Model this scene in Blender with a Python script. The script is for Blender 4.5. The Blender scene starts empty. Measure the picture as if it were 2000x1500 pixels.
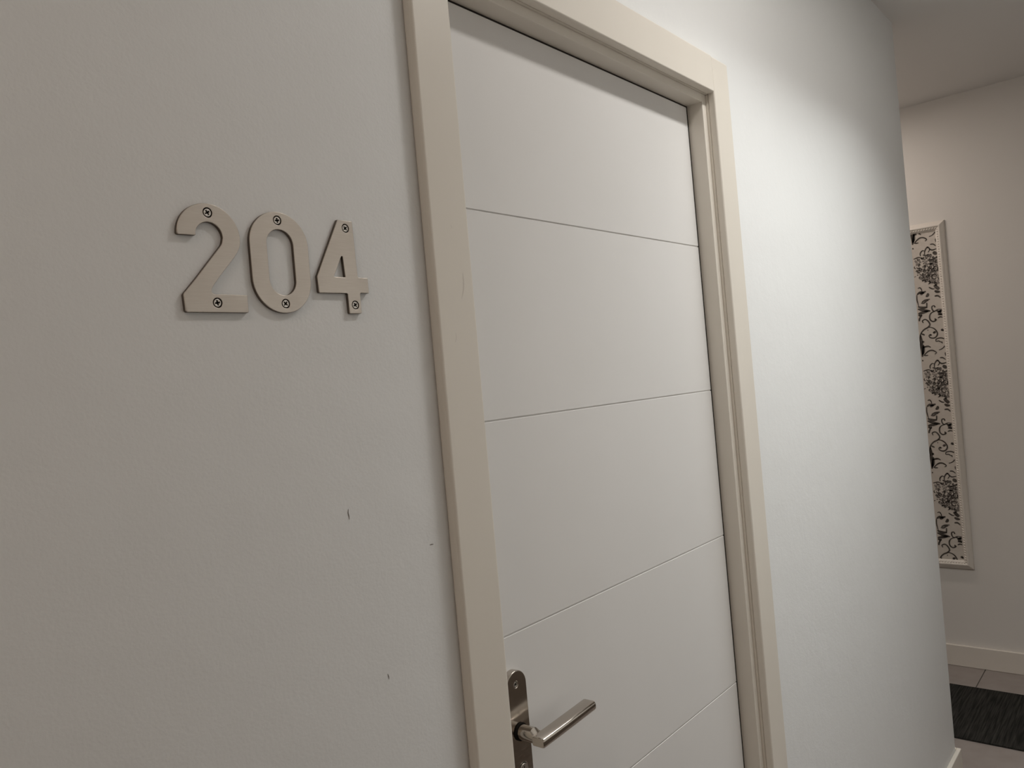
import bpy, bmesh, math, random
from mathutils import Matrix, Vector

scene = bpy.context.scene
COL = scene.collection

# ------------------------------------------------------------------ camera
# wall with the door: plane y = 0 (room on the -y side), x runs along it, z up
CAM_POS = Vector((0.0, -0.67, 1.50))
YAW, PITCH, ROLL, FOCAL_PX = math.radians(40.1), math.radians(-0.05), math.radians(5.02), 1540.0
fw = Vector((math.cos(YAW) * math.cos(PITCH), math.sin(YAW) * math.cos(PITCH), math.sin(PITCH)))
rt = fw.cross(Vector((0, 0, 1))).normalized()
up = rt.cross(fw)
rt2 = rt * math.cos(ROLL) - up * math.sin(ROLL)
up2 = rt * math.sin(ROLL) + up * math.cos(ROLL)
cam_data = bpy.data.cameras.new('camera')
cam_data.sensor_fit = 'HORIZONTAL'
cam_data.sensor_width = 36.0
cam_data.lens = FOCAL_PX / 2000.0 * 36.0
cam_data.clip_start = 0.02
cam = bpy.data.objects.new('camera', cam_data)
m = Matrix((rt2, up2, -fw)).transposed().to_4x4()
m.translation = CAM_POS
cam.matrix_world = m
COL.objects.link(cam)
scene.camera = cam

# ------------------------------------------------------------------ world, light, exposure
world = bpy.data.worlds.new('world')
scene.world = world
world.use_nodes = True
world.node_tree.nodes['Background'].inputs['Color'].default_value = (0.02, 0.02, 0.022, 1)
world.node_tree.nodes['Background'].inputs['Strength'].default_value = 0.0
scene.view_settings.view_transform = 'Standard'
scene.view_settings.look = 'None'
scene.view_settings.gamma = 1.0
scene.view_settings.use_curve_mapping = False
scene.view_settings.exposure = 0.0

CEIL = 2.63
# the ceiling lamps (slim linear fittings) and an added fill: position, size in x and y, and their light sources as
# (offset along x, length in x, power, colour, spread in degrees)
LAMPS = [
    ((1.85, -0.54), (1.40, 0.07), [(0.09, 1.2, 9.5, (0.975, 1.0, 0.99), 107),
                                   (-0.53, 0.32, 3.8, (1.0, 0.97, 0.94), 180)]),          # corridor, in front of the door
    ((-0.85, -0.60), (1.16, 0.07), [(0.0, 1.16, 2.3, (1.0, 0.72, 0.54), 160)]),           # corridor, unseen warm fill added behind the camera
    ((3.60, 0.95), (0.07, 1.16), [(0.0, 0.07, 6.2, (1.0, 0.88, 0.80), 180)]),             # cross hall, round the corner
]
for (lx, ly), (sx, sy), emit in LAMPS:
    for dx, ex, power, colr, spread in emit:
        ld = bpy.data.lights.new('linear_lamp', 'AREA')
        ld.shape = 'RECTANGLE'
        ld.size, ld.size_y = ex, sy
        ld.energy = power
        ld.color = colr
        ld.spread = math.radians(spread)
        lo = bpy.data.objects.new('linear_lamp', ld)
        lo.location = (lx + dx, ly, CEIL - 0.019)
        COL.objects.link(lo)

# ------------------------------------------------------------------ helpers
def link(name, bm, mat, parent=None, smooth=False, angle=None, weighted=False):
    me = bpy.data.meshes.new(name)
    bmesh.ops.recalc_face_normals(bm, faces=bm.faces)
    bm.to_mesh(me)
    bm.free()
    me.materials.append(mat)
    if smooth:
        for p in me.polygons:
            p.use_smooth = True
        if angle:
            me.set_sharp_from_angle(angle=math.radians(angle))
    o = bpy.data.objects.new(name, me)
    COL.objects.link(o)
    if weighted:
        wn = o.modifiers.new('weighted_normals', 'WEIGHTED_NORMAL')
        wn.keep_sharp = True
        wn.weight = 100
    if parent:
        o.parent = parent
    return o


def empty(name, loc=(0, 0, 0), parent=None):
    o = bpy.data.objects.new(name, None)
    o.location = loc
    o.empty_display_size = 0.05
    COL.objects.link(o)
    if parent:
        o.parent = parent
    return o


def tag(o, label=None, cat=None, group=None, kind=None):
    if label: o['label'] = label
    if cat: o['category'] = cat
    if group: o['group'] = group
    if kind: o['kind'] = kind
    return o


def box(bm, x0, x1, y0, y1, z0, z1, bev=0.0, seg=2):
    r = bmesh.ops.create_cube(bm, size=1.0)
    vs = r['verts']
    for v in vs:
        v.co = Vector((x0 + (v.co.x + 0.5) * (x1 - x0), y0 + (v.co.y + 0.5) * (y1 - y0), z0 + (v.co.z + 0.5) * (z1 - z0)))
    if bev > 0:
        es = list({e for v in vs for e in v.link_edges})
        bmesh.ops.bevel(bm, geom=es, offset=bev, segments=seg, profile=0.5, affect='EDGES')
    return bm


def box_obj(name, dims, mat, parent=None, bev=0.0, seg=2):
    bm = bmesh.new()
    box(bm, *dims, bev=bev, seg=seg)
    return link(name, bm, mat, parent, smooth=bev > 0, angle=60, weighted=bev > 0)


def shift(loop, c):
    return [(p[0] - c[0], p[1] - c[1]) for p in loop]


def plate(name, loops, y_front, y_back, mat, parent=None, bev=0.0, seg=2, side=None):
    """Flat plate in the x-z plane: loops[0] outline, the others holes; front face towards -y."""
    bm = bmesh.new()
    edges = []
    for lp in loops:
        vs = [bm.verts.new((x, y_front, z)) for x, z in lp]
        for i in range(len(vs)):
            edges.append(bm.edges.new((vs[i - 1], vs[i])))
    bmesh.ops.triangle_fill(bm, use_beauty=True, use_dissolve=False, edges=edges, normal=(0, -1, 0))
    bmesh.ops.recalc_face_normals(bm, faces=bm.faces)
    if bm.faces and bm.faces[:][0].normal.y > 0:
        bmesh.ops.reverse_faces(bm, faces=bm.faces)
    front = list(bm.faces)
    rim = [e for e in bm.edges if len(e.link_faces) == 1]
    ex = bmesh.ops.extrude_face_region(bm, geom=front)
    newf = [g for g in ex['geom'] if isinstance(g, bmesh.types.BMFace)]
    newv = [g for g in ex['geom'] if isinstance(g, bmesh.types.BMVert)]
    for v in newv:
        v.co.y = y_back
    bmesh.ops.recalc_face_normals(bm, faces=bm.faces)
    if bev > 0:
        fe = [e for e in bm.edges if abs(e.verts[0].co.y - y_front) < 1e-6 and abs(e.verts[1].co.y - y_front) < 1e-6
              and len(e.link_faces) == 2 and e.calc_face_angle(0) > 1.0]
        bmesh.ops.bevel(bm, geom=fe, offset=bev, segments=seg, profile=0.5, affect='EDGES')
    o = link(name, bm, mat, parent, smooth=True, angle=60, weighted=True)
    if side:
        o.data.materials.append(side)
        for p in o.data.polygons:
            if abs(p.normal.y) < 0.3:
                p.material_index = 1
    return o


def arc(cx, cz, r, a0, a1, n, rz=None):
    rz = r if rz is None else rz
    return [(cx + r * math.cos(math.radians(a0 + (a1 - a0) * i / n)), cz + rz * math.sin(math.radians(a0 + (a1 - a0) * i / n))) for i in range(n + 1)]


def circle(cx, cz, r, n=24):
    return arc(cx, cz, r, 0, 360, n)[:-1]


def spline(pts, n=5):
    out = []
    P = [pts[0]] + list(pts) + [pts[-1]]
    for i in range(1, len(P) - 2):
        p0, p1, p2, p3 = P[i - 1:i + 3]
        for k in range(n):
            t = k / n
            out.append(tuple(0.5 * (2 * p1[j] + (p2[j] - p0[j]) * t + (2 * p0[j] - 5 * p1[j] + 4 * p2[j] - p3[j]) * t * t
                                    + (3 * p1[j] - p0[j] - 3 * p2[j] + p3[j]) * t ** 3) for j in range(2)))
    out.append(tuple(pts[-1]))
    return out


# ------------------------------------------------------------------ materials
def new_mat(name, col, rough=0.5, metal=0.0, spec=0.5):
    mt = bpy.data.materials.new(name)
    mt.use_nodes = True
    nt = mt.node_tree
    b = nt.nodes['Principled BSDF']
    b.inputs['Base Color'].default_value = (*col, 1)
    b.inputs['Roughness'].default_value = rough
    b.inputs['Metallic'].default_value = metal
    b.inputs['Specular IOR Level'].default_value = spec
    return mt, nt, b


def noise(nt, scale, detail=3, stretch=None, rough=0.5):
    tc = nt.nodes.new('ShaderNodeTexCoord')
    n = nt.nodes.new('ShaderNodeTexNoise')
    n.inputs['Scale'].default_value = scale
    n.inputs['Detail'].default_value = detail
    n.inputs['Roughness'].default_value = rough
    if stretch:
        mp = nt.nodes.new('ShaderNodeMapping')
        mp.inputs['Scale'].default_value = stretch
        nt.links.new(tc.outputs['Object'], mp.inputs['Vector'])
        nt.links.new(mp.outputs['Vector'], n.inputs['Vector'])
    else:
        nt.links.new(tc.outputs['Object'], n.inputs['Vector'])
    return n


def add_bump(nt, b, nodes, dist):
    """nodes: list of (texture node, weight)"""
    prev = None
    for n, w in nodes:
        mu = nt.nodes.new('ShaderNodeMath')
        mu.operation = 'MULTIPLY'
        mu.inputs[1].default_value = w
        nt.links.new(n.outputs[0], mu.inputs[0])
        if prev:
            ad = nt.nodes.new('ShaderNodeMath')
            nt.links.new(prev.outputs[0], ad.inputs[0])
            nt.links.new(mu.outputs[0], ad.inputs[1])
            prev = ad
        else:
            prev = mu
    bp = nt.nodes.new('ShaderNodeBump')
    bp.inputs['Strength'].default_value = 1.0
    bp.inputs['Distance'].default_value = dist
    nt.links.new(prev.outputs[0], bp.inputs['Height'])
    nt.links.new(bp.outputs['Normal'], b.inputs['Normal'])


def vary(nt, b, n, c0, c1, lo=0.3, hi=0.7):
    r = nt.nodes.new('ShaderNodeValToRGB')
    r.color_ramp.elements[0].position = lo
    r.color_ramp.elements[1].position = hi
    r.color_ramp.elements[0].color = (*c0, 1)
    r.color_ramp.elements[1].color = (*c1, 1)
    nt.links.new(n.outputs[0], r.inputs['Fac'])
    nt.links.new(r.outputs['Color'], b.inputs['Base Color'])


def vary_rough(nt, b, n, lo, hi):
    mr = nt.nodes.new('ShaderNodeMapRange')
    mr.inputs['From Min'].default_value = 0.3
    mr.inputs['From Max'].default_value = 0.7
    mr.inputs['To Min'].default_value = lo
    mr.inputs['To Max'].default_value = hi
    nt.links.new(n.outputs[0], mr.inputs['Value'])
    nt.links.new(mr.outputs['Result'], b.inputs['Roughness'])


# satin wall paint with fine roller texture
M_WALL, nt, b = new_mat('wall_paint', (0.77, 0.77, 0.755), 0.55, spec=0.25)
vary(nt, b, noise(nt, 1.3, 2), (0.835, 0.835, 0.82), (0.86, 0.86, 0.848))
add_bump(nt, b, [(noise(nt, 330, 3), 0.35), (noise(nt, 90, 2), 0.5), (noise(nt, 9, 2), 3.0)], 0.0005)
M_HALL, nt, b = new_mat('hall_wall_paint', (0.76, 0.72, 0.675), 0.55, spec=0.3)
add_bump(nt, b, [(noise(nt, 300, 3), 0.4), (noise(nt, 60, 2), 0.5)], 0.0005)
M_CEIL, nt, b = new_mat('ceiling_paint', (0.80, 0.775, 0.745), 0.8, spec=0.2)
add_bump(nt, b, [(noise(nt, 200, 3), 0.4)], 0.0004)
# cream lacquered door frame
M_CREAM, nt, b = new_mat('cream_lacquer', (0.72, 0.66, 0.575), 0.4, spec=0.45)
n = noise(nt, 6, 3, (1, 1, 0.3))
vary(nt, b, n, (0.785, 0.728, 0.645), (0.815, 0.76, 0.675))
vary_rough(nt, b, n, 0.33, 0.46)
add_bump(nt, b, [(noise(nt, 60, 2, (1, 1, 0.15)), 0.5)], 0.0002)
M_DOOR, nt, b = new_mat('door_lacquer', (0.78, 0.765, 0.745), 0.42, spec=0.4)
n = noise(nt, 4, 3)
vary(nt, b, n, (0.80, 0.78, 0.755), (0.82, 0.80, 0.778))
add_bump(nt, b, [(noise(nt, 150, 2), 0.3)], 0.0002)
M_DARK, nt, b = new_mat('dark_seal', (0.03, 0.025, 0.02), 0.7, spec=0.2)
# brushed steel: fine scratches along x
M_STEEL, nt, b = new_mat('brushed_steel_numbers', (0.60, 0.545, 0.485), 0.36, 1.0)
n = noise(nt, 55, 4, (1.0, 1, 14))
vary(nt, b, n, (0.505, 0.445, 0.388), (0.545, 0.487, 0.43), 0.25, 0.75)
vary_rough(nt, b, noise(nt, 30, 3), 0.30, 0.44)
add_bump(nt, b, [(noise(nt, 220, 2, (1, 1, 12)), 0.5)], 0.00002)
M_EDGE, nt, b = new_mat('screw_steel', (0.58, 0.54, 0.49), 0.33, 1.0)
vary_rough(nt, b, noise(nt, 400, 2), 0.25, 0.42)
M_SIDE_SHADE, nt, b = new_mat('digit_side_shade', (0.17, 0.14, 0.115), 0.42, 0.9)  # dark sides carry the shade around the digits in their colour
M_RECESS, nt, b = new_mat('screw_recess', (0.012, 0.010, 0.008), 0.9, 0.0, 0.1)  # near-black colour stands in for the shade inside screw holes and keyhole
M_HANDLE, nt, b = new_mat('satin_nickel_handle', (0.50, 0.45, 0.40), 0.14, 1.0)
vary_rough(nt, b, noise(nt, 60, 3, (1, 1, 6)), 0.10, 0.17)
add_bump(nt, b, [(noise(nt, 200, 2, (10, 1, 1)), 0.4)], 0.00001)
M_TILE, nt, b = new_mat('floor_tile', (0.42, 0.37, 0.335), 0.45, spec=0.4)
n = noise(nt, 14, 5)
vary(nt, b, n, (0.27, 0.232, 0.21), (0.31, 0.272, 0.25))
M_GROUT, nt, b = new_mat('grout', (0.13, 0.115, 0.10), 0.9)
M_RUG, nt, b = new_mat('charcoal_carpet', (0.02, 0.02, 0.018), 0.95, spec=0.1)
n = noise(nt, 170, 4, (0.05, 1, 1))
vary(nt, b, n, (0.014, 0.0135, 0.012), (0.055, 0.052, 0.046), 0.35, 0.75)
add_bump(nt, b, [(noise(nt, 160, 3, (0.08, 1, 1)), 1.0), (noise(nt, 900, 2), 0.5)], 0.003)
M_PAPER, nt, b = new_mat('cream_wallpaper', (0.60, 0.54, 0.475), 0.7, spec=0.25)
vary(nt, b, noise(nt, 60, 4), (0.585, 0.525, 0.46), (0.62, 0.56, 0.50))
M_INK, nt, b = new_mat('wallpaper_print', (0.06, 0.05, 0.042), 0.75, spec=0.2)
vary(nt, b, noise(nt, 40, 3), (0.045, 0.036, 0.029), (0.12, 0.105, 0.092))
M_INK2, nt, b = new_mat('wallpaper_print_grey', (0.25, 0.22, 0.195), 0.75, spec=0.2)
vary(nt, b, noise(nt, 120, 3), (0.17, 0.15, 0.13), (0.34, 0.30, 0.27))
M_MOULD, nt, b = new_mat('moulding_paint', (0.74, 0.68, 0.61), 0.45, spec=0.4)
add_bump(nt, b, [(noise(nt, 120, 2), 0.4)], 0.0002)
M_RUB, nt, b = new_mat('rub_mark', (0.69, 0.63, 0.555), 0.55)
M_SCUFF, nt, b = new_mat('scuff', (0.20, 0.175, 0.155), 0.7)
M_WOOD, nt, b = new_mat('reflection_panel_wood', (0.09, 0.055, 0.035), 0.45)  # wood of the unseen panelling added for the plate's reflection
vary(nt, b, noise(nt, 8, 5, (6, 6, 0.5)), (0.14, 0.112, 0.09), (0.20, 0.165, 0.135))
M_LAMP, nt, b = new_mat('lamp_diffuser', (0.9, 0.88, 0.85), 0.5)
b.inputs['Emission Color'].default_value = (1, 0.95, 0.88, 1)
b.inputs['Emission Strength'].default_value = 6.0
M_WHITE, nt, b = new_mat('white_enamel', (0.8, 0.8, 0.78), 0.4)

# ------------------------------------------------------------------ the room
WY = 0.004                           # painted face of the wall with the door
X0, X1, XF = -1.7, 3.016, 4.1          # corridor start, corner, far wall of the cross hall
YB, YH, YS = -1.22, 3.2, -2.2        # opposite corridor wall, ends of the cross hall
CL_O, CL_I, CR_I, CR_O = 0.658, 0.7255, 1.4765, 1.547   # casing edges in x
Z_HI, Z_HO = 2.036, 2.109            # head casing edges in z
JL, JR, JZ = 0.740, 1.462, 2.0205    # jamb faces
Y_DOOR = 0.041

bm = bmesh.new()
prof_hole = (JL - 0.03, JR + 0.03, JZ + 0.03)
# one slab with the doorway cut out and a softened outer corner
outline = [(X0, 0.0), (prof_hole[0], 0.0), (prof_hole[0], prof_hole[2]), (prof_hole[1], prof_hole[2]), (prof_hole[1], 0.0),
           (X1, 0.0), (X1, CEIL), (X0, CEIL)]
vs = [bm.verts.new((x, WY, z)) for x, z in outline]
quads = [(0, 1, 2, 7), (2, 3, 6, 7), (3, 4, 5, 6)]
for q in quads:
    bm.faces.new([vs[i] for i in q])
ex = bmesh.ops.extrude_face_region(bm, geom=list(bm.faces))
for g in ex['geom']:
    if isinstance(g, bmesh.types.BMVert):
        g.co.y = 0.11
bmesh.ops.recalc_face_normals(bm, faces=bm.faces)
ce = [e for e in bm.edges if all(abs(v.co.x - X1) < 1e-5 and abs(v.co.y - WY) < 1e-5 for v in e.verts)]
bmesh.ops.bevel(bm, geom=ce, offset=0.012, segments=5, profile=0.5, affect='EDGES')
wall_front = tag(link('wall_front', bm, M_WALL, smooth=True, angle=30, weighted=True), kind='structure')
tag(box_obj('wall_return', (X1 - 0.11, X1, 0.11, YH, 0, CEIL), M_WALL), kind='structure')
tag(box_obj('wall_far', (XF, XF + 0.1, YS, YH, 0, CEIL), M_HALL), kind='structure')
wall_back = tag(box_obj('wall_back', (X0, X1, YB - 0.1, YB, 0, CEIL), M_WALL), kind='structure')
tag(box_obj('wall_corner', (X1 - 0.1, X1, YS, YB - 0.1, 0, CEIL), M_WALL), kind='structure')
tag(box_obj('wall_left', (X0 - 0.1, X0, YB - 0.1, 0.11, 0, CEIL), M_WALL), kind='structure')
tag(box_obj('wall_hall_end', (X1 - 0.11, XF + 0.1, YH, YH + 0.1, 0, CEIL), M_HALL), kind='structure')
tag(box_obj('wall_hall_start', (X1 - 0.1, XF + 0.1, YS - 0.1, YS, 0, CEIL), M_HALL), kind='structure')
tag(box_obj('ceiling', (X0 - 0.1, XF + 0.1, YS - 0.1, YH + 0.1, CEIL, CEIL + 0.1), M_CEIL), kind='structure')
floor = tag(box_obj('floor', (X0 - 0.1, XF + 0.1, YS - 0.1, YH + 0.1, -0.10, -0.004), M_GROUT), kind='structure')

# floor tiles, 0.6 m, laid over the grout bed
TS, GAP = 0.6, 0.0035
tile_mesh = {}
def tile_piece(x0, x1, y0, y1):
    w, d = round(x1 - x0, 4), round(y1 - y0, 4)
    if w < 0.02 or d < 0.02:
        return
    if (w, d) not in tile_mesh:
        t = bmesh.new()
        box(t, 0, w, 0, d, -0.0039, 0.0, bev=0.0008, seg=1)
        o = link('tile', t, M_TILE, floor)
        tile_mesh[(w, d)] = o.data
    else:
        o = bpy.data.objects.new('tile', tile_mesh[(w, d)])
        COL.objects.link(o)
        o.parent = floor
    o.location = (x0, y0, 0)
def tiles(rx0, rx1, ry0, ry1):
    i0, j0 = math.floor((rx0 - X1) / TS), math.floor((ry0 - 0.092) / TS)
    i = i0
    while X1 + i * TS < rx1:
        j = j0
        while 0.092 + j * TS < ry1:
            a, c = X1 + i * TS + GAP / 2, 0.092 + j * TS + GAP / 2
            tile_piece(max(a, rx0), min(a + TS - GAP, rx1), max(c, ry0), min(c + TS - GAP, ry1))
            j += 1
        i += 1
tiles(X0, X1, YB, WY)
tiles(X1, XF, YS, YH)

# baseboards
def baseboard(name, dims, mat, parent=None):
    return tag(box_obj(name, dims, mat, parent, bev=0.003), kind='structure')
BH, BT = 0.098, 0.014
baseboard('baseboard_front', (CR_O, X1 + BT, WY - BT, WY, 0.0, BH), M_CREAM)
baseboard('baseboard_entry', (X0, CL_O, WY - BT, WY, 0.0, BH), M_CREAM)
baseboard('baseboard_return', (X1, X1 + BT, WY, YH, 0.0, BH), M_CREAM)
baseboard('baseboard_far', (XF - BT, XF, YS, YH, 0.0, BH), M_MOULD)

# ------------------------------------------------------------------ door frame
trim = tag(empty('trim_1', (CL_O, 0, 0)), kind='structure')
def frame_box(name, d, bev, seg=3):
    o = box_obj(name, (d[0] - CL_O, d[1] - CL_O, d[2], d[3], d[4], d[5]), M_CREAM, trim, bev=bev, seg=seg)
    return o
CF, CBK = -0.012, 0.009
frame_box('casing', (CL_O, CL_I, CF, WY, 0.0, Z_HO), 0.0045, 4)
frame_box('casing', (CR_I, CR_O, CF, WY, 0.0, Z_HO - 0.001), 0.0035)
frame_box('casing', (CL_I + 0.0005, CR_I - 0.0008, CF - 0.0004, WY, Z_HI, Z_HO), 0.003)
# tongue of the casing that runs back to the lining
frame_box('casing_return', (CL_I - 0.012, CL_I - 0.0003, 0.0035, CBK, 0.0, Z_HI), 0.0005, 1)
frame_box('casing_return', (CR_I + 0.0003, CR_I + 0.012, 0.0035, CBK, 0.0, Z_HI), 0.0005, 1)
frame_box('casing_return', (CL_I, CR_I, 0.0035, CBK, Z_HI + 0.0003, Z_HI + 0.012), 0.0005, 1)
# lining
frame_box('jamb', (JL - 0.03, JL, CBK, 0.11, 0.0, JZ + 0.03), 0.0015)
frame_box('jamb', (JR, JR + 0.03, CBK, 0.11, 0.0, JZ + 0.03), 0.0015)
frame_box('jamb', (JL, JR, CBK, 0.11, JZ, JZ + 0.03), 0.0015)
st = box_obj('door_stop', (JL - CL_O, JL + 0.014 - CL_O, Y_DOOR + 0.042, 0.11, 0, JZ), M_DARK, trim)
st = box_obj('door_stop', (JR - 0.014 - CL_O, JR - CL_O, Y_DOOR + 0.042, 0.11, 0, JZ), M_DARK, trim)
st = box_obj('door_stop', (JL + 0.014 - CL_O, JR - 0.014 - CL_O, Y_DOOR + 0.042, 0.11, JZ - 0.014, JZ), M_DARK, trim)

# dark rubber seal in the gap round the leaf
box_obj('seal', (JR - 0.0060 - CL_O, JR - CL_O, Y_DOOR + 0.0012, Y_DOOR + 0.012, 0.0, JZ), M_DARK, trim)
box_obj('seal', (JL - CL_O, JL + 0.0058 - CL_O, Y_DOOR + 0.0012, Y_DOOR + 0.012, 0.0, JZ), M_DARK, trim)
box_obj('seal', (JL + 0.006 - CL_O, JR - 0.006 - CL_O, Y_DOOR + 0.0012, Y_DOOR + 0.012, 2.0172, JZ), M_DARK, trim)

# ------------------------------------------------------------------ door leaf
DL, DR = JL + 0.006, JR - 0.0062
door = tag(empty('door_1', (DL, Y_DOOR, 0)), kind='structure')
DW = DR - DL
box_obj('core', (0.0006, DW - 0.0006, 0.0015, 0.040, 0.006, 2.0165), M_DOOR, door)
cuts = [0.006, 0.290, 0.580, 0.868, 1.1615, 1.4515, 1.7385, 2.0170]
for i in range(7):
    g = 0.0010
    z0 = cuts[i] + (g if i else 0)
    z1 = cuts[i + 1] - (g if i < 6 else 0)
    p = bmesh.new()
    box(p, 0, DW, 0.0, 0.0016, z0, z1, bev=0.0007, seg=2)
    link('panel', p, M_DOOR, door, smooth=True, angle=60, weighted=True)

# handle set, local to the door leaf
HX, HZ = 0.787, 1.0355
HXL = HX - DL
def dl(x): return x - DL
PF = 0.031 - Y_DOOR          # front of the plate
hw = 0.0205
top_c, bot_c = 1.1165 - hw, 0.880 + hw
outl = arc(dl(HX), top_c, hw, 0, 180, 22) + arc(dl(HX), bot_c, hw, 180, 360, 22)
CYL_Z = 0.9845
holes = [circle(dl(HX - 0.001), 1.0985, 0.0042, 20), circle(dl(HX), 0.8995, 0.0042, 20)]
eur = arc(dl(HX), CYL_Z, 0.0092, -60, 240, 22) + [(dl(HX) - 0.0046, CYL_Z - 0.024), (dl(HX) + 0.0046, CYL_Z - 0.024)]
plate_o = plate('handle_plate', [outl] + holes + [eur], PF, -0.0002, M_HANDLE, door, bev=0.0012, seg=3)
tag(plate_o, label='satin nickel lock plate with lever handle')

def cross_loop(cx, cz, L, w, rot):
    pts = []
    base = [(w, w), (w, L), (-w, L), (-w, w), (-L, w), (-L, -w), (-w, -w), (-w, -L), (w, -L), (w, -w), (L, -w), (L, w)]
    c, s = math.cos(rot), math.sin(rot)
    return [(cx + x * c - z * s, cz + x * s + z * c) for x, z in base]

def screw(cx, cz, y, r, rot, parent, depth=0.0022, name='screw'):
    s = plate(name, [circle(cx, cz, r, 24), cross_loop(cx, cz, r * 0.66, r * 0.19, rot)], y, y + depth, M_EDGE, parent, bev=0.0003, seg=2)
    return s

for z, ox in ((1.0985, 0.001), (0.8995, 0.0)):
    plate('screw', [circle(dl(HX - ox), z, 0.0037, 24), circle(dl(HX - ox), z, 0.0021, 6)], PF + 0.0006, PF + 0.0028, M_EDGE, plate_o, bev=0.0005)
plate('screw_recess', [circle(dl(HX - 0.001), 1.0985, 0.0041, 20)], PF + 0.0030, PF + 0.0034, M_RECESS, plate_o)
plate('screw_recess', [circle(dl(HX), 0.8995, 0.0041, 20)], PF + 0.0030, PF + 0.0034, M_RECESS, plate_o)
# lock cylinder with its keyhole
eur2 = arc(dl(HX), CYL_Z, 0.0084, -60, 240, 22) + [(dl(HX) - 0.0040, CYL_Z - 0.0232), (dl(HX) + 0.0040, CYL_Z - 0.0232)]
key = [(dl(HX) - 0.0012, CYL_Z - 0.0055), (dl(HX) + 0.0006, CYL_Z - 0.0055), (dl(HX) + 0.0006, CYL_Z - 0.002), (dl(HX) + 0.0015, CYL_Z - 0.0005),
       (dl(HX) + 0.0004, CYL_Z + 0.0012), (dl(HX) + 0.0014, CYL_Z + 0.0045), (dl(HX) - 0.0010, CYL_Z + 0.0045)]
plate('lock_cylinder', [eur2, key], PF - 0.0015, -0.0002, M_EDGE, plate_o, bev=0.0006)
plate('keyhole', [circle(dl(HX), CYL_Z, 0.0078, 20)], PF + 0.004, PF + 0.0046, M_RECESS, plate_o)

# lever: round neck, flattened on top where it turns into the flat bar
def lever_mesh():
    t = bmesh.new()
    r = 0.0100
    yn = PF + 0.0002
    yf = -0.0165 - Y_DOOR         # front of the bar
    n = 28
    bar_d = 0.0205
    ztop = 0.0035                 # flat top of the bar, below the neck's crown
    zbot = -0.0095
    rings = []
    for y, flat in ((yn, 9), (yf + bar_d + 0.004, 9), (yf + bar_d - 0.0005, ztop), (yf + 0.010, ztop)):
        ring = []
        for k in range(n):
            a = 2 * math.pi * k / n
            x, z = r * math.cos(a), r * math.sin(a)
            ring.append(t.verts.new((HXL + x, y, HZ + max(zbot, min(z, flat)))))
        rings.append(ring)
    for q in range(3):
        for k in range(n):
            t.faces.new((rings[q][k], rings[q][(k + 1) % n], rings[q + 1][(k + 1) % n], rings[q + 1][k]))
    t.faces.new(rings[3])
    t.faces.new(list(reversed(rings[0])))
    # bar, rounded section, swept along x from the elbow to the tip
    sec = []
    hh = (ztop - zbot) / 2
    cz = (ztop + zbot) / 2
    rf = 0.0042
    for (cy, cc, a0) in ((yf + rf, cz + hh - rf, 90), (yf + rf, cz - hh + rf, 180), (yf + bar_d - 0.002, cz - hh + 0.002, 270), (yf + bar_d - 0.002, cz + hh - 0.002, 0)):
        rr = rf if cy < yf + bar_d / 2 else 0.002
        # sections go through the front side first
        for i in range(5):
            a = math.radians(a0 + 90 * i / 4)
            sec.append((cy + rr * math.cos(a), cc + rr * math.sin(a)))
    xs = [(-r + 0.0000, 0.80), (-r + 0.0010, 0.92), (-r + 0.0025, 1.0), (0.03, 1.0), (0.1085, 1.0), (0.1102, 0.94), (0.1108, 0.82)]
    cyc = yf + bar_d / 2
    prev = None
    first = None
    for x, s in xs:
        rise = max(0.0, x) * 0.055
        ring = [t.verts.new((HXL + x, cyc + (y - cyc) * (0.5 + 0.5 * s), HZ + cz + (z - cz) * s + rise)) for y, z in sec]
        if prev:
            for k in range(len(ring)):
                t.faces.new((prev[k], prev[(k + 1) % len(ring)], ring[(k + 1) % len(ring)], ring[k]))
        else:
            first = ring
        prev = ring
    t.faces.new(prev)
    t.faces.new(list(reversed(first)))
    return t
tag(link('lever', lever_mesh(), M_HANDLE, plate_o, smooth=True, angle=32), label='straight lever handle with flattened grip')
# collar at the foot of the lever
plate('collar', [circle(HXL, HZ, 0.0118, 28), circle(HXL, HZ, 0.0099, 28)], PF - 0.0022, PF + 0.0004, M_RECESS, plate_o)

# ------------------------------------------------------------------ room number 2 0 4
NX, NZ, NT = 0.3018, 1.5855, 0.0042
MMS = 0.001006
def mm(pts): return [(x * MMS, z * MMS) for x, z in pts]
def digit(label, loops_mm, screws_mm, cx):
    root = empty('door_number', (NX + cx * MMS, WY, NZ))
    tag(root, label, 'number', 'room number digits')
    off = (cx * MMS, 0.0)
    loops = [shift(mm(lp), off) for lp in loops_mm]
    for sx, sz, rot in screws_mm:
        loops.append(shift(mm(circle(sx, sz, 4.6, 22)), off))
    face = plate('digit_plate', loops, -NT, -0.0002, M_STEEL, root, bev=0.0005, seg=2, side=M_SIDE_SHADE)
    for sx, sz, rot in screws_mm:
        px, pz = (sx - cx) * MMS, sz * MMS
        s = screw(px, pz, -NT + 0.0004, 0.0037, rot, root, 0.0020)
        plate('recess', [circle(px, pz, 0.00455, 22)], -NT + 0.0026, -0.0001, M_RECESS, s)
    return root

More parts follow.
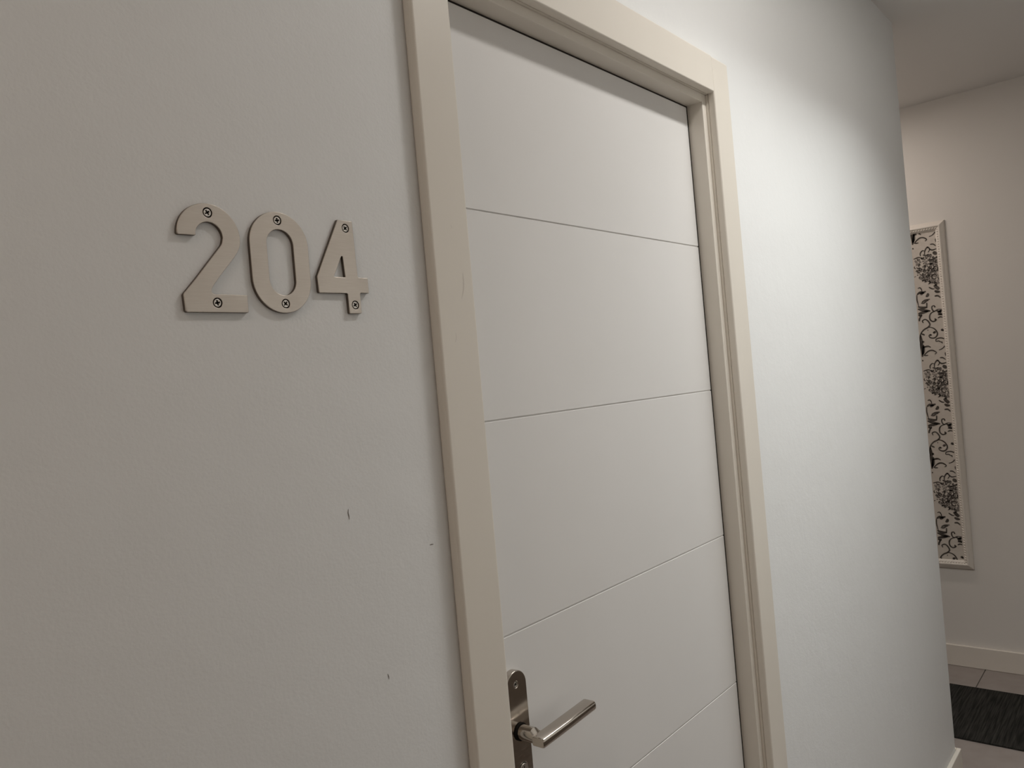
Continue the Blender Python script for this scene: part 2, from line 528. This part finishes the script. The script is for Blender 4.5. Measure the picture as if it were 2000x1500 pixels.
two = []
two += arc(81.5, 73.0, 31.0, 178, 0, 30, 30.3)
two += spline([(112.5, 73.0), (112.0, 68.2), (109.6, 62.0), (104.8, 55.2), (98.8, 48.3)], 4)[1:]
two += [(89.3, 37.6), (81.3, 27.8)]
two += spline([(81.3, 27.8), (79.2, 24.2), (79.4, 21.2), (82.0, 20.0)], 3)[1:]
two += [(114.6, 20.0), (115.0, 19.4), (115.0, 4.0), (114.4, 3.4), (54.6, 3.2), (53.2, 3.6), (52.4, 4.6), (51.8, 18.6), (52.6, 20.2), (65.0, 33.8), (77.4, 48.3), (90.4, 63.4)]
two += spline([(90.4, 63.4), (93.3, 67.4), (94.7, 72.6)], 4)[1:]
two += arc(81.3, 73.0, 13.4, 0, 166, 20, 13.3)
two += [(68.4, 73.6), (67.9, 73.0), (52.2, 72.6), (51.0, 73.1)]
digit('brushed steel digit 2 screwed to wall, leftmost of the number 204', [two], [(81.6, 94.9, 0.55), (83.9, 12.1, 0.2)], 83)
zo = arc(155.4, 70.4, 33.2, 0, 180, 34) + arc(155.4, 36.8, 33.2, 180, 360, 34)
zi = arc(155.9, 71.2, 15.1, 0, 180, 24) + arc(155.9, 36.2, 15.1, 180, 360, 24)
digit('brushed steel oval digit 0 on wall between the digits 2 and 4', [zo, zi], [(155.0, 95.2, 0.15), (156.6, 12.8, 0.85)], 155)
four = [(228.9, 103.4), (247.6, 103.4), (248.2, 102.8), (249.6, 44.2), (250.8, 43.0), (262.6, 43.0), (263.2, 42.4), (263.2, 27.0), (262.6, 26.4), (252.0, 26.4),
        (251.0, 25.4), (250.9, 4.8), (250.2, 4.2), (235.2, 4.0), (234.6, 4.6), (234.2, 24.4), (233.2, 25.4), (198.4, 25.0), (197.4, 26.0), (197.0, 42.0)]
fin = [(229.6, 64.2), (218.4, 43.0), (218.8, 42.4), (232.4, 42.4), (232.9, 43.0), (231.6, 64.2), (230.6, 65.0)]
digit('brushed steel digit 4 on wall nearest the door frame', [four, fin], [(238.6, 95.2, 0.7), (243.2, 13.2, 0.6)], 230)

# small scuffs on the painted wall
def scuff(pts, w, y=WY - 0.0003, parent=None, mat=None):
    t = bmesh.new()
    sp = spline(pts, 4)
    L, R = [], []
    for i, (x, z) in enumerate(sp):
        a = sp[max(0, i - 1)]
        c = sp[min(len(sp) - 1, i + 1)]
        dx, dz = c[0] - a[0], c[1] - a[1]
        l = math.hypot(dx, dz) or 1
        ww = w * math.sin(math.pi * (0.1 + 0.8 * i / (len(sp) - 1))) / 2
        L.append(t.verts.new((x - dz / l * ww, y, z + dx / l * ww)))
        R.append(t.verts.new((x + dz / l * ww, y, z - dx / l * ww)))
    for i in range(len(sp) - 1):
        t.faces.new((L[i], L[i + 1], R[i + 1], R[i]))
    o = link('scuff_mark', t, mat or M_SCUFF, parent or wall_front)
    if parent:
        o.location = -parent.location
scuff([(0.5163, 1.3835), (0.5155, 1.3797), (0.5161, 1.3759), (0.5163, 1.3723)], 0.0011)
scuff([(0.6272, 1.3215), (0.63, 1.3217), (0.6333, 1.3213)], 0.0012)
scuff([(0.549, 1.1983), (0.5501, 1.1952), (0.5504, 1.1917)], 0.0010)
for pts, w in [([(0.6925, 1.6978), (0.6939, 1.6953), (0.6948, 1.6929)], 0.0008), ([(0.7066, 1.6395), (0.7063, 1.6228), (0.7008, 1.608)], 0.0014), ([(0.6851, 1.5664), (0.6853, 1.5602), (0.6828, 1.5551)], 0.0011)]:
    scuff(pts, w, CF - 0.00015, trim, M_RUB)

# ------------------------------------------------------------------ wallpaper panel on the far wall
PY0, PY1, PZ0, PZ1 = 0.102, 0.902, 0.458, 2.076
MW = 0.041                     # moulding width
panel = empty('wall_panel', (XF, 0.502, PZ0))
tag(panel, 'tall moulded frame on the far wall holding cream wallpaper with dark scroll print', 'wall panel')
def loc(p): return (p[0] - XF, p[1] - 0.502, p[2] - PZ0)
t = bmesh.new()
XP = XF - 0.004
box(t, XP - XF, 0.0, PY0 + 0.02 - 0.502, PY1 - 0.02 - 0.502, 0.02, PZ1 - PZ0 - 0.02)
paper = link('wallpaper', t, M_PAPER, panel)

# four mitred lengths of moulding; profile: (distance in from the outer edge, height off the wall)
PROF = [(0.0, 0.0), (0.0, 0.006), (0.003, 0.009), (0.010, 0.0115), (0.0165, 0.0175), (0.0205, 0.0195), (0.0245, 0.0185), (0.0275, 0.0145),
        (0.0300, 0.0135), (0.0340, 0.0120), (0.0385, 0.0090), (0.0410, 0.0045), (0.0410, 0.0)]
corners = [(PY0, PZ0, 1, 1), (PY1, PZ0, -1, 1), (PY1, PZ1, -1, -1), (PY0, PZ1, 1, -1)]
rails = []
for i in range(4):
    a, c = corners[i], corners[(i + 1) % 4]
    t = bmesh.new()
    A = [t.verts.new(loc((XF - h, a[0] + a[2] * d, a[1] + a[3] * d))) for d, h in PROF]
    B = [t.verts.new(loc((XF - h, c[0] + c[2] * d, c[1] + c[3] * d))) for d, h in PROF]
    for k in range(len(PROF)):
        k2 = (k + 1) % len(PROF)
        t.faces.new((A[k], B[k], B[k2], A[k2]))
    t.faces.new(A); t.faces.new(list(reversed(B)))
    rail = link('moulding', t, M_MOULD, panel, smooth=True, angle=50)
    # rope bead along the inner shoulder
    t = bmesh.new()
    d = 0.0310
    p0 = Vector(loc((XF - 0.0125, a[0] + a[2] * d, a[1] + a[3] * d)))
    p1 = Vector(loc((XF - 0.0125, c[0] + c[2] * d, c[1] + c[3] * d)))
    L = (p1 - p0).length
    nb = int(L / 0.0115)
    dirv = (p1 - p0).normalized()
    side = dirv.cross(Vector((1, 0, 0)))
    for k in range(nb):
        ctr = p0 + (p1 - p0) * ((k + 0.5) / nb)
        u1 = (dirv * 0.8 + side * 0.6) * 0.0056
        u2 = (side * 0.8 - dirv * 0.6) * 0.0036
        u3 = Vector((-0.0038, 0, 0))
        ring = [t.verts.new(ctr + u1 * math.cos(q * math.pi / 4) + u2 * math.sin(q * math.pi / 4)) for q in range(8)]
        mid = [t.verts.new(ctr + (u1 * math.cos(q * math.pi / 4) + u2 * math.sin(q * math.pi / 4)) * 0.62 + u3 * 0.75) for q in range(8)]
        cap = t.verts.new(ctr + u3)
        for q in range(8):
            t.faces.new((ring[q], ring[(q + 1) % 8], mid[(q + 1) % 8], mid[q]))
            t.faces.new((mid[q], mid[(q + 1) % 8], cap))
    tag(link('rope_bead', t, M_MOULD, rail, smooth=True), kind='stuff')

# printed scrollwork: (stroke width, points) in 0.1 mm, origin at the inner edge of the frame, z - 1 m
MOTIF=[(50,[(826,6134),(859,6235),(735,6288),(620,6197),
(555,6035),(643,5911),(825,5815),(961,5656),(1020,5469),(1033,5296),(1009,5158)]),
(47,[(642,5920),
(472,5872),(343,5762),(271,5582),(334,5435),
(459,5381),
(594,5424),(631,5515),
(566,5565),
(527,5513)]),
(53,[(604,5521),
(516,5541)]),
(41,[(679,5780),(645,5772)]),(63,[(458,5621),(395,5643),(340,5685)]),
(53,[(945,5635),(844,5576),(846,5547)]),
(44,[(277,6817),(315,6885),
(404,6852),
(405,6728),(336,6623),(238,6659),(149,6695),(6,6677)]),
(53,[(311,6830),(259,6828)]),
(47,[(309,6629),
(453,6561),
(532,6436),
(528,6263),
(432,6159),(328,6172),(264,6222),(312,6266)]),(79,[(341,6231),(289,6234)]),
(57,[(239,6649),(106,6594),(-1,6657)]),(69,[(174,6603),(96,6497),(7,6439)]),
(47,[(186,6451),(84,6439),(1,6409)]),(63,[(102,6651),
(41,6548)]),
(47,[(198,6290),(92,6335),(-16,6297)]),(63,[(119,5731),
(54,5730),(0,5771)]),
(53,[(55,5720),(8,5668)]),
(41,[(995,7481),(1012,7270),(988,7093),(958,6915)]),
(41,[(933,7773),(843,7798),(781,7702),(771,7604)]),(69,[(991,7490),(862,7569),(722,7559),(605,7600)]),(69,[(858,7501),(796,7511),(687,7563)]),(72,[(526,7502),
(543,7399),(626,7343)]),
(57,[(810,7108),(664,7185),
(462,7211)]),
(53,[(848,7074),(727,7058),(616,7140),
(527,7156)]),
(47,[(604,7061),(624,6813)]),(69,[(1001,6920),(779,6843),(611,6860)]),(72,[(1010,6815),(754,6714),
(480,6660)]),(72,[(1010,6592),(796,6623),
(566,6662)]),(63,[(1005,6543),(913,6483),(856,6534)]),
(57,[(994,6231),(967,6354),(887,6480)]),(88,[(249,7827),(122,7703),
(4,7571)]),(69,[(235,7576),(137,7514),(10,7496)]),
(57,[(255,7321),(117,7324),(14,7220)]),
(47,[(461,7771),(330,7676),(228,7661)]),
(47,[(361,5208),(343,5321),(168,5361),(20,5297),(-8,5104),(29,4955),(140,4852),(272,4807)]),(69,[(134,5141),(91,5152)]),
(41,[(352,5207),(247,5225),(134,5147)]),
(50,[(922,4597),(807,4722),(678,4807),
(539,4813),
(423,4744),(385,4683),
(458,4632)]),
(41,[(887,4594),(738,4600)]),(60,[(928,4966),(819,5013),(696,5020),(605,4963)]),(82,[(994,5573),(972,5299),(987,5107),(976,4912),(974,4718),(996,4546)]),(69,[(900,5098),(922,4810),(980,4641)]),(63,[(958,5249),(853,5248)]),
(57,[(1019,4364),(966,4373)]),
(41,[(701,3961),(699,4095),(604,4203),
(511,4176)]),
(44,[(524,4004),
(502,4175),(377,4338),(292,4215),(371,4088)]),
(47,[(385,4342),(346,4297)]),
(44,[(258,4438),(138,4435),(27,4336)]),
(50,[(315,4256),(193,4169),(12,4201)]),
(47,[(602,4010),
(484,3963),(361,3991)]),
(41,[(1006,3868),(889,3902),(766,3917),(614,3848)]),(38,[(18,4669),(13,4516)]),(94,[(167,4071),(6,3944)]),(69,[(66,3834),(19,3773)]),
(47,[(114,2869),(170,2822),(238,2826),(287,2879),(291,2956),(249,3019),(181,3037),(121,3001),(97,2930)]),
(47,[(45,3223),(-9,3048),(26,2821)]),
(41,[(189,3347),(167,3193),(82,3187)]),
(57,[(1009,3055),(994,3025)]),(21,[(-8,2803),(62,2846),(33,2924),(-49,2912)]),
(41,[(725,3271),(803,3302),(795,3387),(712,3404)]),
(40,[(882,3082),(888,3096),(885,3111),(875,3123)]),(24,[(186,2634),(218,2615),(249,2633),(249,2670)]),(23,[(167,3362),(175,3310),(223,3288),(268,3314)]),(34,[(893,3225),(846,3235),(809,3206),(806,3159)]),(31,[(583,2978),(640,2980),(676,3024),(667,3080)]),(28,[(289,3624),(219,3628),(197,3561),(256,3522)]),(29,[(279,3626),(343,3647),(338,3714),(271,3726)]),(32,[(184,3285),(191,3345),(154,3392),(95,3398)]),(25,[(104,2623),(158,2597),(207,2629),(203,2688)]),(31,[(319,2649),(294,2666),(263,2667),(237,2651)]),(31,[(640,2807),(671,2798),(692,2823),(679,2852)]),(39,[(421,2749),(392,2709),
(407,2661),
(455,2646)]),(24,[(227,3772),(213,3737),(230,3703),(266,3692)]),(29,[(557,3367),
(555,3411),
(524,3443),
(480,3446)]),(23,[(286,2700),(324,2673),(366,2693),(369,2739)]),(21,[(481,2832),
(534,2761),(613,2798),
(591,2883)]),(35,[(475,2918),
(516,2968),
(475,3020),
(417,2992)]),(39,[(301,3581),(271,3556),(268,3516),(295,3487)]),
(41,[(283,3111),(279,3153),(239,3165),(214,3132)]),(37,[(864,3866),(839,3835),(835,3796),(853,3761)]),(27,[(620,3357),(601,3325),(611,3289),(644,3271)]),(22,[(30,2636),(-4,2607),(-16,2563),(-2,2519)]),(24,[(508,2742),
(412,2740),(396,2645),
(485,2608)]),(28,[(784,3460),(802,3477),(806,3502),(796,3525)]),(35,[(41,3316),(-34,3326),(-60,3255),(3,3212)]),(35,[(89,3373),(153,3379),(189,3433),(172,3495)]),(27,[(19,3683),(60,3659),(94,3691),(74,3734)]),(32,[(604,3571),(600,3595),
(582,3610),
(558,3610)]),(22,[(867,3173),(872,3274),(774,3301),(728,3212)]),(36,[(367,3101),(373,3027),
(437,2989),
(505,3019)]),(34,[(-76,2861),(-64,2790),(-2,2756),(62,2786)]),(23,[(887,3382),(842,3415),(787,3409),(751,3367)]),(38,[(761,3786),(769,3806),(766,3828),(752,3844)]),(24,[(556,3079),
(589,3066),(624,3072),(649,3097)]),(27,[(395,3897),
(410,3943),(395,3990),(354,4017)]),(29,[(371,3956),(332,3975),(290,3964),(265,3928)]),(34,[(367,3228),
(430,3240),
(459,3297),
(432,3356)]),(32,[(938,3409),(986,3432),(1001,3483),(973,3528)]),(29,[(120,2648),(170,2659),(183,2709),(145,2746)]),(39,[(460,3067),
(425,3035),
(415,2989),
(433,2944)]),(32,[(337,3476),(310,3536),(246,3545),(204,3496)]),(27,[(798,3436),(846,3406),(893,3437),(883,3493)]),(37,[(103,3561),(81,3581),
(52,3585),(26,3572)]),(32,[(693,3829),(679,3860),(650,3880),(616,3883)]),
(40,[(239,3562),(280,3536),(323,3556),(331,3604)]),(39,[(570,3916),
(584,3850),(646,3823),(705,3857)]),(32,[(152,3674),(156,3728),(122,3770),(68,3777)]),(35,[(100,3268),(118,3282),(121,3305),(107,3324)]),(22,[(9,3156),(-17,3154),(-35,3137),(-41,3112)]),(33,[(262,3373),(302,3347),(345,3364),(358,3409)]),(32,[(421,3289),
(401,3236),
(431,3188),
(488,3185)]),(34,[(554,2708),
(592,2783),
(538,2849),
(456,2828)]),
(40,[(722,2773),(689,2829),(625,2832),
(589,2779)]),(27,[(333,3057),(298,3011),(333,2964),(387,2983)]),(35,[(655,2949),(681,2931),(713,2935),(733,2961)]),(37,[(548,3119),
(483,3164),
(427,3110),
(469,3043)]),(27,[(2,2972),(-62,2912),(-17,2835),(67,2860)]),(37,[(497,3802),
(474,3828),
(440,3819),
(432,3786)]),(23,[(365,3406),
(416,3409),
(449,3449),
(443,3500)]),(29,[(289,3099),(340,3132),(324,3191),(263,3194)]),(24,[(13,3597),(-24,3585),(-46,3552),(-44,3512)]),(37,[(105,3790),(170,3771),(201,3830),(150,3874)]),(27,[(193,3828),(148,3829),(128,3789),(156,3753)]),(27,[(955,3272),(930,3312),(886,3328),(842,3313)]),(37,[(174,3200),(246,3211),(267,3282),(213,3332)]),(21,[(105,3542),
(57,3573),(1,3563),(-32,3516)]),(29,[(423,3519),(385,3564),(335,3535),(355,3480)]),(39,[(617,3202),(643,3239),(617,3277),
(573,3265)]),
(40,[(632,3336),
(567,3316),
(543,3253),
(579,3194)]),(34,[(42,3283),(28,3239),(67,3214),(101,3245)]),(36,[(367,2715),
(419,2720),
(426,2772),(378,2794)]),(36,[(667,3082),(685,3121),(658,3154),(616,3144)]),(36,[(57,3671),(104,3604),(180,3632),(171,3714)]),(21,[(81,3298),(37,3304),(11,3269),(27,3228)]),(23,[(714,3098),(734,3081),(759,3085),(773,3106)]),(26,[(542,2955),
(593,2911),(647,2949),(621,3011)]),(38,[(126,2531),(163,2513),(190,2542),(171,2578)]),(24,[(36,2823),(8,2797),(-2,2759),(8,2722)]),(32,[(349,3766),(357,3723),
(400,3721),
(413,3762)]),(23,[(518,3894),
(501,3898),
(485,3893),
(474,3880)]),(39,[(118,2505),(154,2529),(137,2568),(95,2560)]),(36,[(411,3252),(354,3323),(275,3280),(302,3194)]),(38,[(243,3748),(280,3730),(321,3738),(349,3769)]),(22,[(369,3175),(351,3095),
(426,3058),
(476,3123)]),(34,[(658,3046),(664,3071),(651,3094),(626,3101)]),(36,[(818,2915),(832,2961),(810,3005),(764,3022)]),
(40,[(537,3479),
(563,3466),
(589,3479),
(593,3507)]),(24,[(246,3734),(219,3736),(196,3723),(184,3700)]),(23,[(906,3340),(891,3314),(891,3283),(907,3257)]),(39,[(669,3369),(684,3337),(717,3325),(749,3341)]),(23,[(317,3958),(280,3983),(242,3961),(244,3916)]),(22,[(494,2899),
(488,2923),
(466,2934),
(444,2926)]),(30,[(409,3860),(357,3918),(287,3884),(299,3808)]),(27,[(127,3446),(72,3463),(34,3421),
(55,3368)]),(27,[(225,2692),(195,2667),(188,2628),(205,2593)]),(31,[(598,3516),
(544,3515),
(529,3464),
(573,3433)]),(23,[(837,3641),(769,3621),(773,3550),(843,3537)]),(23,[(419,2908),
(402,2897),(393,2879),(395,2858)]),(33,[(842,3600),(804,3584),(799,3543),(832,3518)]),(26,[(381,3321),(395,3400),(325,3438),(267,3384)]),(36,[(308,3658),(283,3699),(237,3714),(193,3695)]),(22,[(193,3204),(150,3172),(154,3118),(202,3091)]),(27,[(541,2940),
(554,2989),
(516,3022),
(470,3003)])]
CLUSTER = [(967, 3807), (752, 3868), (520, 3946), (278, 3965), (21, 3754), (-26, 3484), (-5, 3105), (-21, 2761), (54, 2461), (285, 2550), (485, 2637), (682, 2764), (826, 2927), (962, 3207)]
PER, UW = 0.53, 0.112
in_y0, in_y1, in_z0, in_z1 = PY0 + MW - 0.001, PY1 - MW + 0.001, PZ0 + MW - 0.001, PZ1 - MW + 0.001
ink, ink2 = bmesh.new(), bmesh.new()
def ok(y, z): return in_y0 < y < in_y1 and in_z0 < z < in_z1
def stroke(bmx, pts, w, h, leaf=False):
    sp = spline(pts, 5)
    L = []
    for i, (y, z) in enumerate(sp):
        a, c = sp[max(0, i - 1)], sp[min(len(sp) - 1, i + 1)]
        dy, dz = c[0] - a[0], c[1] - a[1]
        l = math.hypot(dy, dz) or 1
        f = i / (len(sp) - 1)
        ww = w * (0.62 + 0.38 * math.sin(math.pi * min(1, f * 1.15))) / 2
        if leaf:
            ww = w * (0.12 + 0.88 * math.sin(math.pi * (0.06 + 0.90 * f)) ** 0.8) / 2
        L.append(((y - dz / l * ww, z + dy / l * ww), (y + dz / l * ww, z - dy / l * ww)))
    for i in range(len(L) - 1):
        q = (L[i][0], L[i + 1][0], L[i + 1][1], L[i][1])
        if all(ok(*p) for p in q):
            bmx.faces.new([bmx.verts.new(loc((XP - h, p[0], p[1]))) for p in q])
for col in range(7):
    for row in range(-2, 3):
        mir = col % 2
        def T(u, v):
            u = u / 10000.0
            uu = col * UW + (UW - u if mir else u)
            return (in_y0 + 0.001 + uu, 1.0 + v / 10000.0 + row * PER)
        for w, pts in MOTIF:
            stroke(ink, [T(*p) for p in pts], w / 10000.0 * (1.75 if w >= 63 else 1.35), 0.0006, w >= 63)
        cx = sum(p[0] for p in CLUSTER) / len(CLUSTER)
        cz = sum(p[1] for p in CLUSTER) / len(CLUSTER)
        rr = random.Random(3)
        for k in range(120):                     # grey petals under the dark line work
            i = rr.randrange(len(CLUSTER))
            f = math.sqrt(rr.random()) * 0.95
            pa, pb = CLUSTER[i], CLUSTER[i - 1]
            g = rr.random()
            u = cx + (pa[0] + (pb[0] - pa[0]) * g - cx) * f
            v = cz + (pa[1] + (pb[1] - pa[1]) * g - cz) * f
            y, z = T(u, v)
            r1, r2, an = rr.uniform(0.004, 0.009), rr.uniform(0.003, 0.006), rr.uniform(0, 3.14)
            poly = []
            for q in range(7):
                e = q * 2 * math.pi / 7
                dx, dz = r1 * math.cos(e), r2 * math.sin(e)
                poly.append((y + dx * math.cos(an) - dz * math.sin(an), z + dx * math.sin(an) + dz * math.cos(an)))
            if all(ok(*p) for p in poly):
                ink2.faces.new([ink2.verts.new(loc((XP - 0.0003 - 0.000001 * k, p[0], p[1]))) for p in poly])
tag(link('scroll_print', ink, M_INK, paper), kind='stuff')
tag(link('petal_print', ink2, M_INK2, paper), kind='stuff')

# ------------------------------------------------------------------ carpet runner in the cross hall
t = bmesh.new()
box(t, -0.263, 0.263, YS + 0.25, YH - 0.25, 0.0, 0.007, bev=0.002, seg=2)
rug = link('carpet_runner', t, M_RUG, smooth=True, angle=40)
rug.location = (3.579, 0, 0.0)
tag(rug, 'dark charcoal carpet runner lying on beige floor tiles', 'rug')

# ------------------------------------------------------------------ unseen dark panelling, added to darken the reflection in the lock plate
for k in range(6):
    box_obj('added_reflection_panel', (X0 + 0.002 + k * 0.783, X0 + 0.002 + k * 0.783 + 0.779, YB, YB + 0.016, 0.0, 0.92), M_WOOD, wall_back, bev=0.003)
box_obj('added_reflection_rail', (X0 + 0.002, X1, YB, YB + 0.026, 0.921, 0.955), M_WOOD, wall_back, bev=0.004)

# ------------------------------------------------------------------ ceiling lamps and the added fill
LAMP_LABELS = ['slim linear ceiling lamp in front of the room door', 'added unseen fill lamp at the near end of the corridor',
               'slim linear ceiling lamp in the cross hall round the corner']
for ((lx, ly), (sx, sy), emit), lab in zip(LAMPS, LAMP_LABELS):
    d = empty('ceiling_lamp', (lx, ly, CEIL))
    tag(d, lab, 'ceiling lamp', 'linear ceiling lamps')
    hx, hy = sx / 2 + 0.006, sy / 2 + 0.006
    t = bmesh.new()
    box(t, -hx - 0.004, hx + 0.004, -hy - 0.004, -hy, -0.018, -0.0005)
    box(t, -hx - 0.004, hx + 0.004, hy, hy + 0.004, -0.018, -0.0005)
    box(t, -hx - 0.004, -hx, -hy, hy, -0.018, -0.0005)
    box(t, hx, hx + 0.004, -hy, hy, -0.018, -0.0005)
    link('housing', t, M_WHITE, d)
    t = bmesh.new()
    box(t, -hx, hx, -hy, hy, -0.014, -0.0006)
    link('diffuser', t, M_LAMP, d)
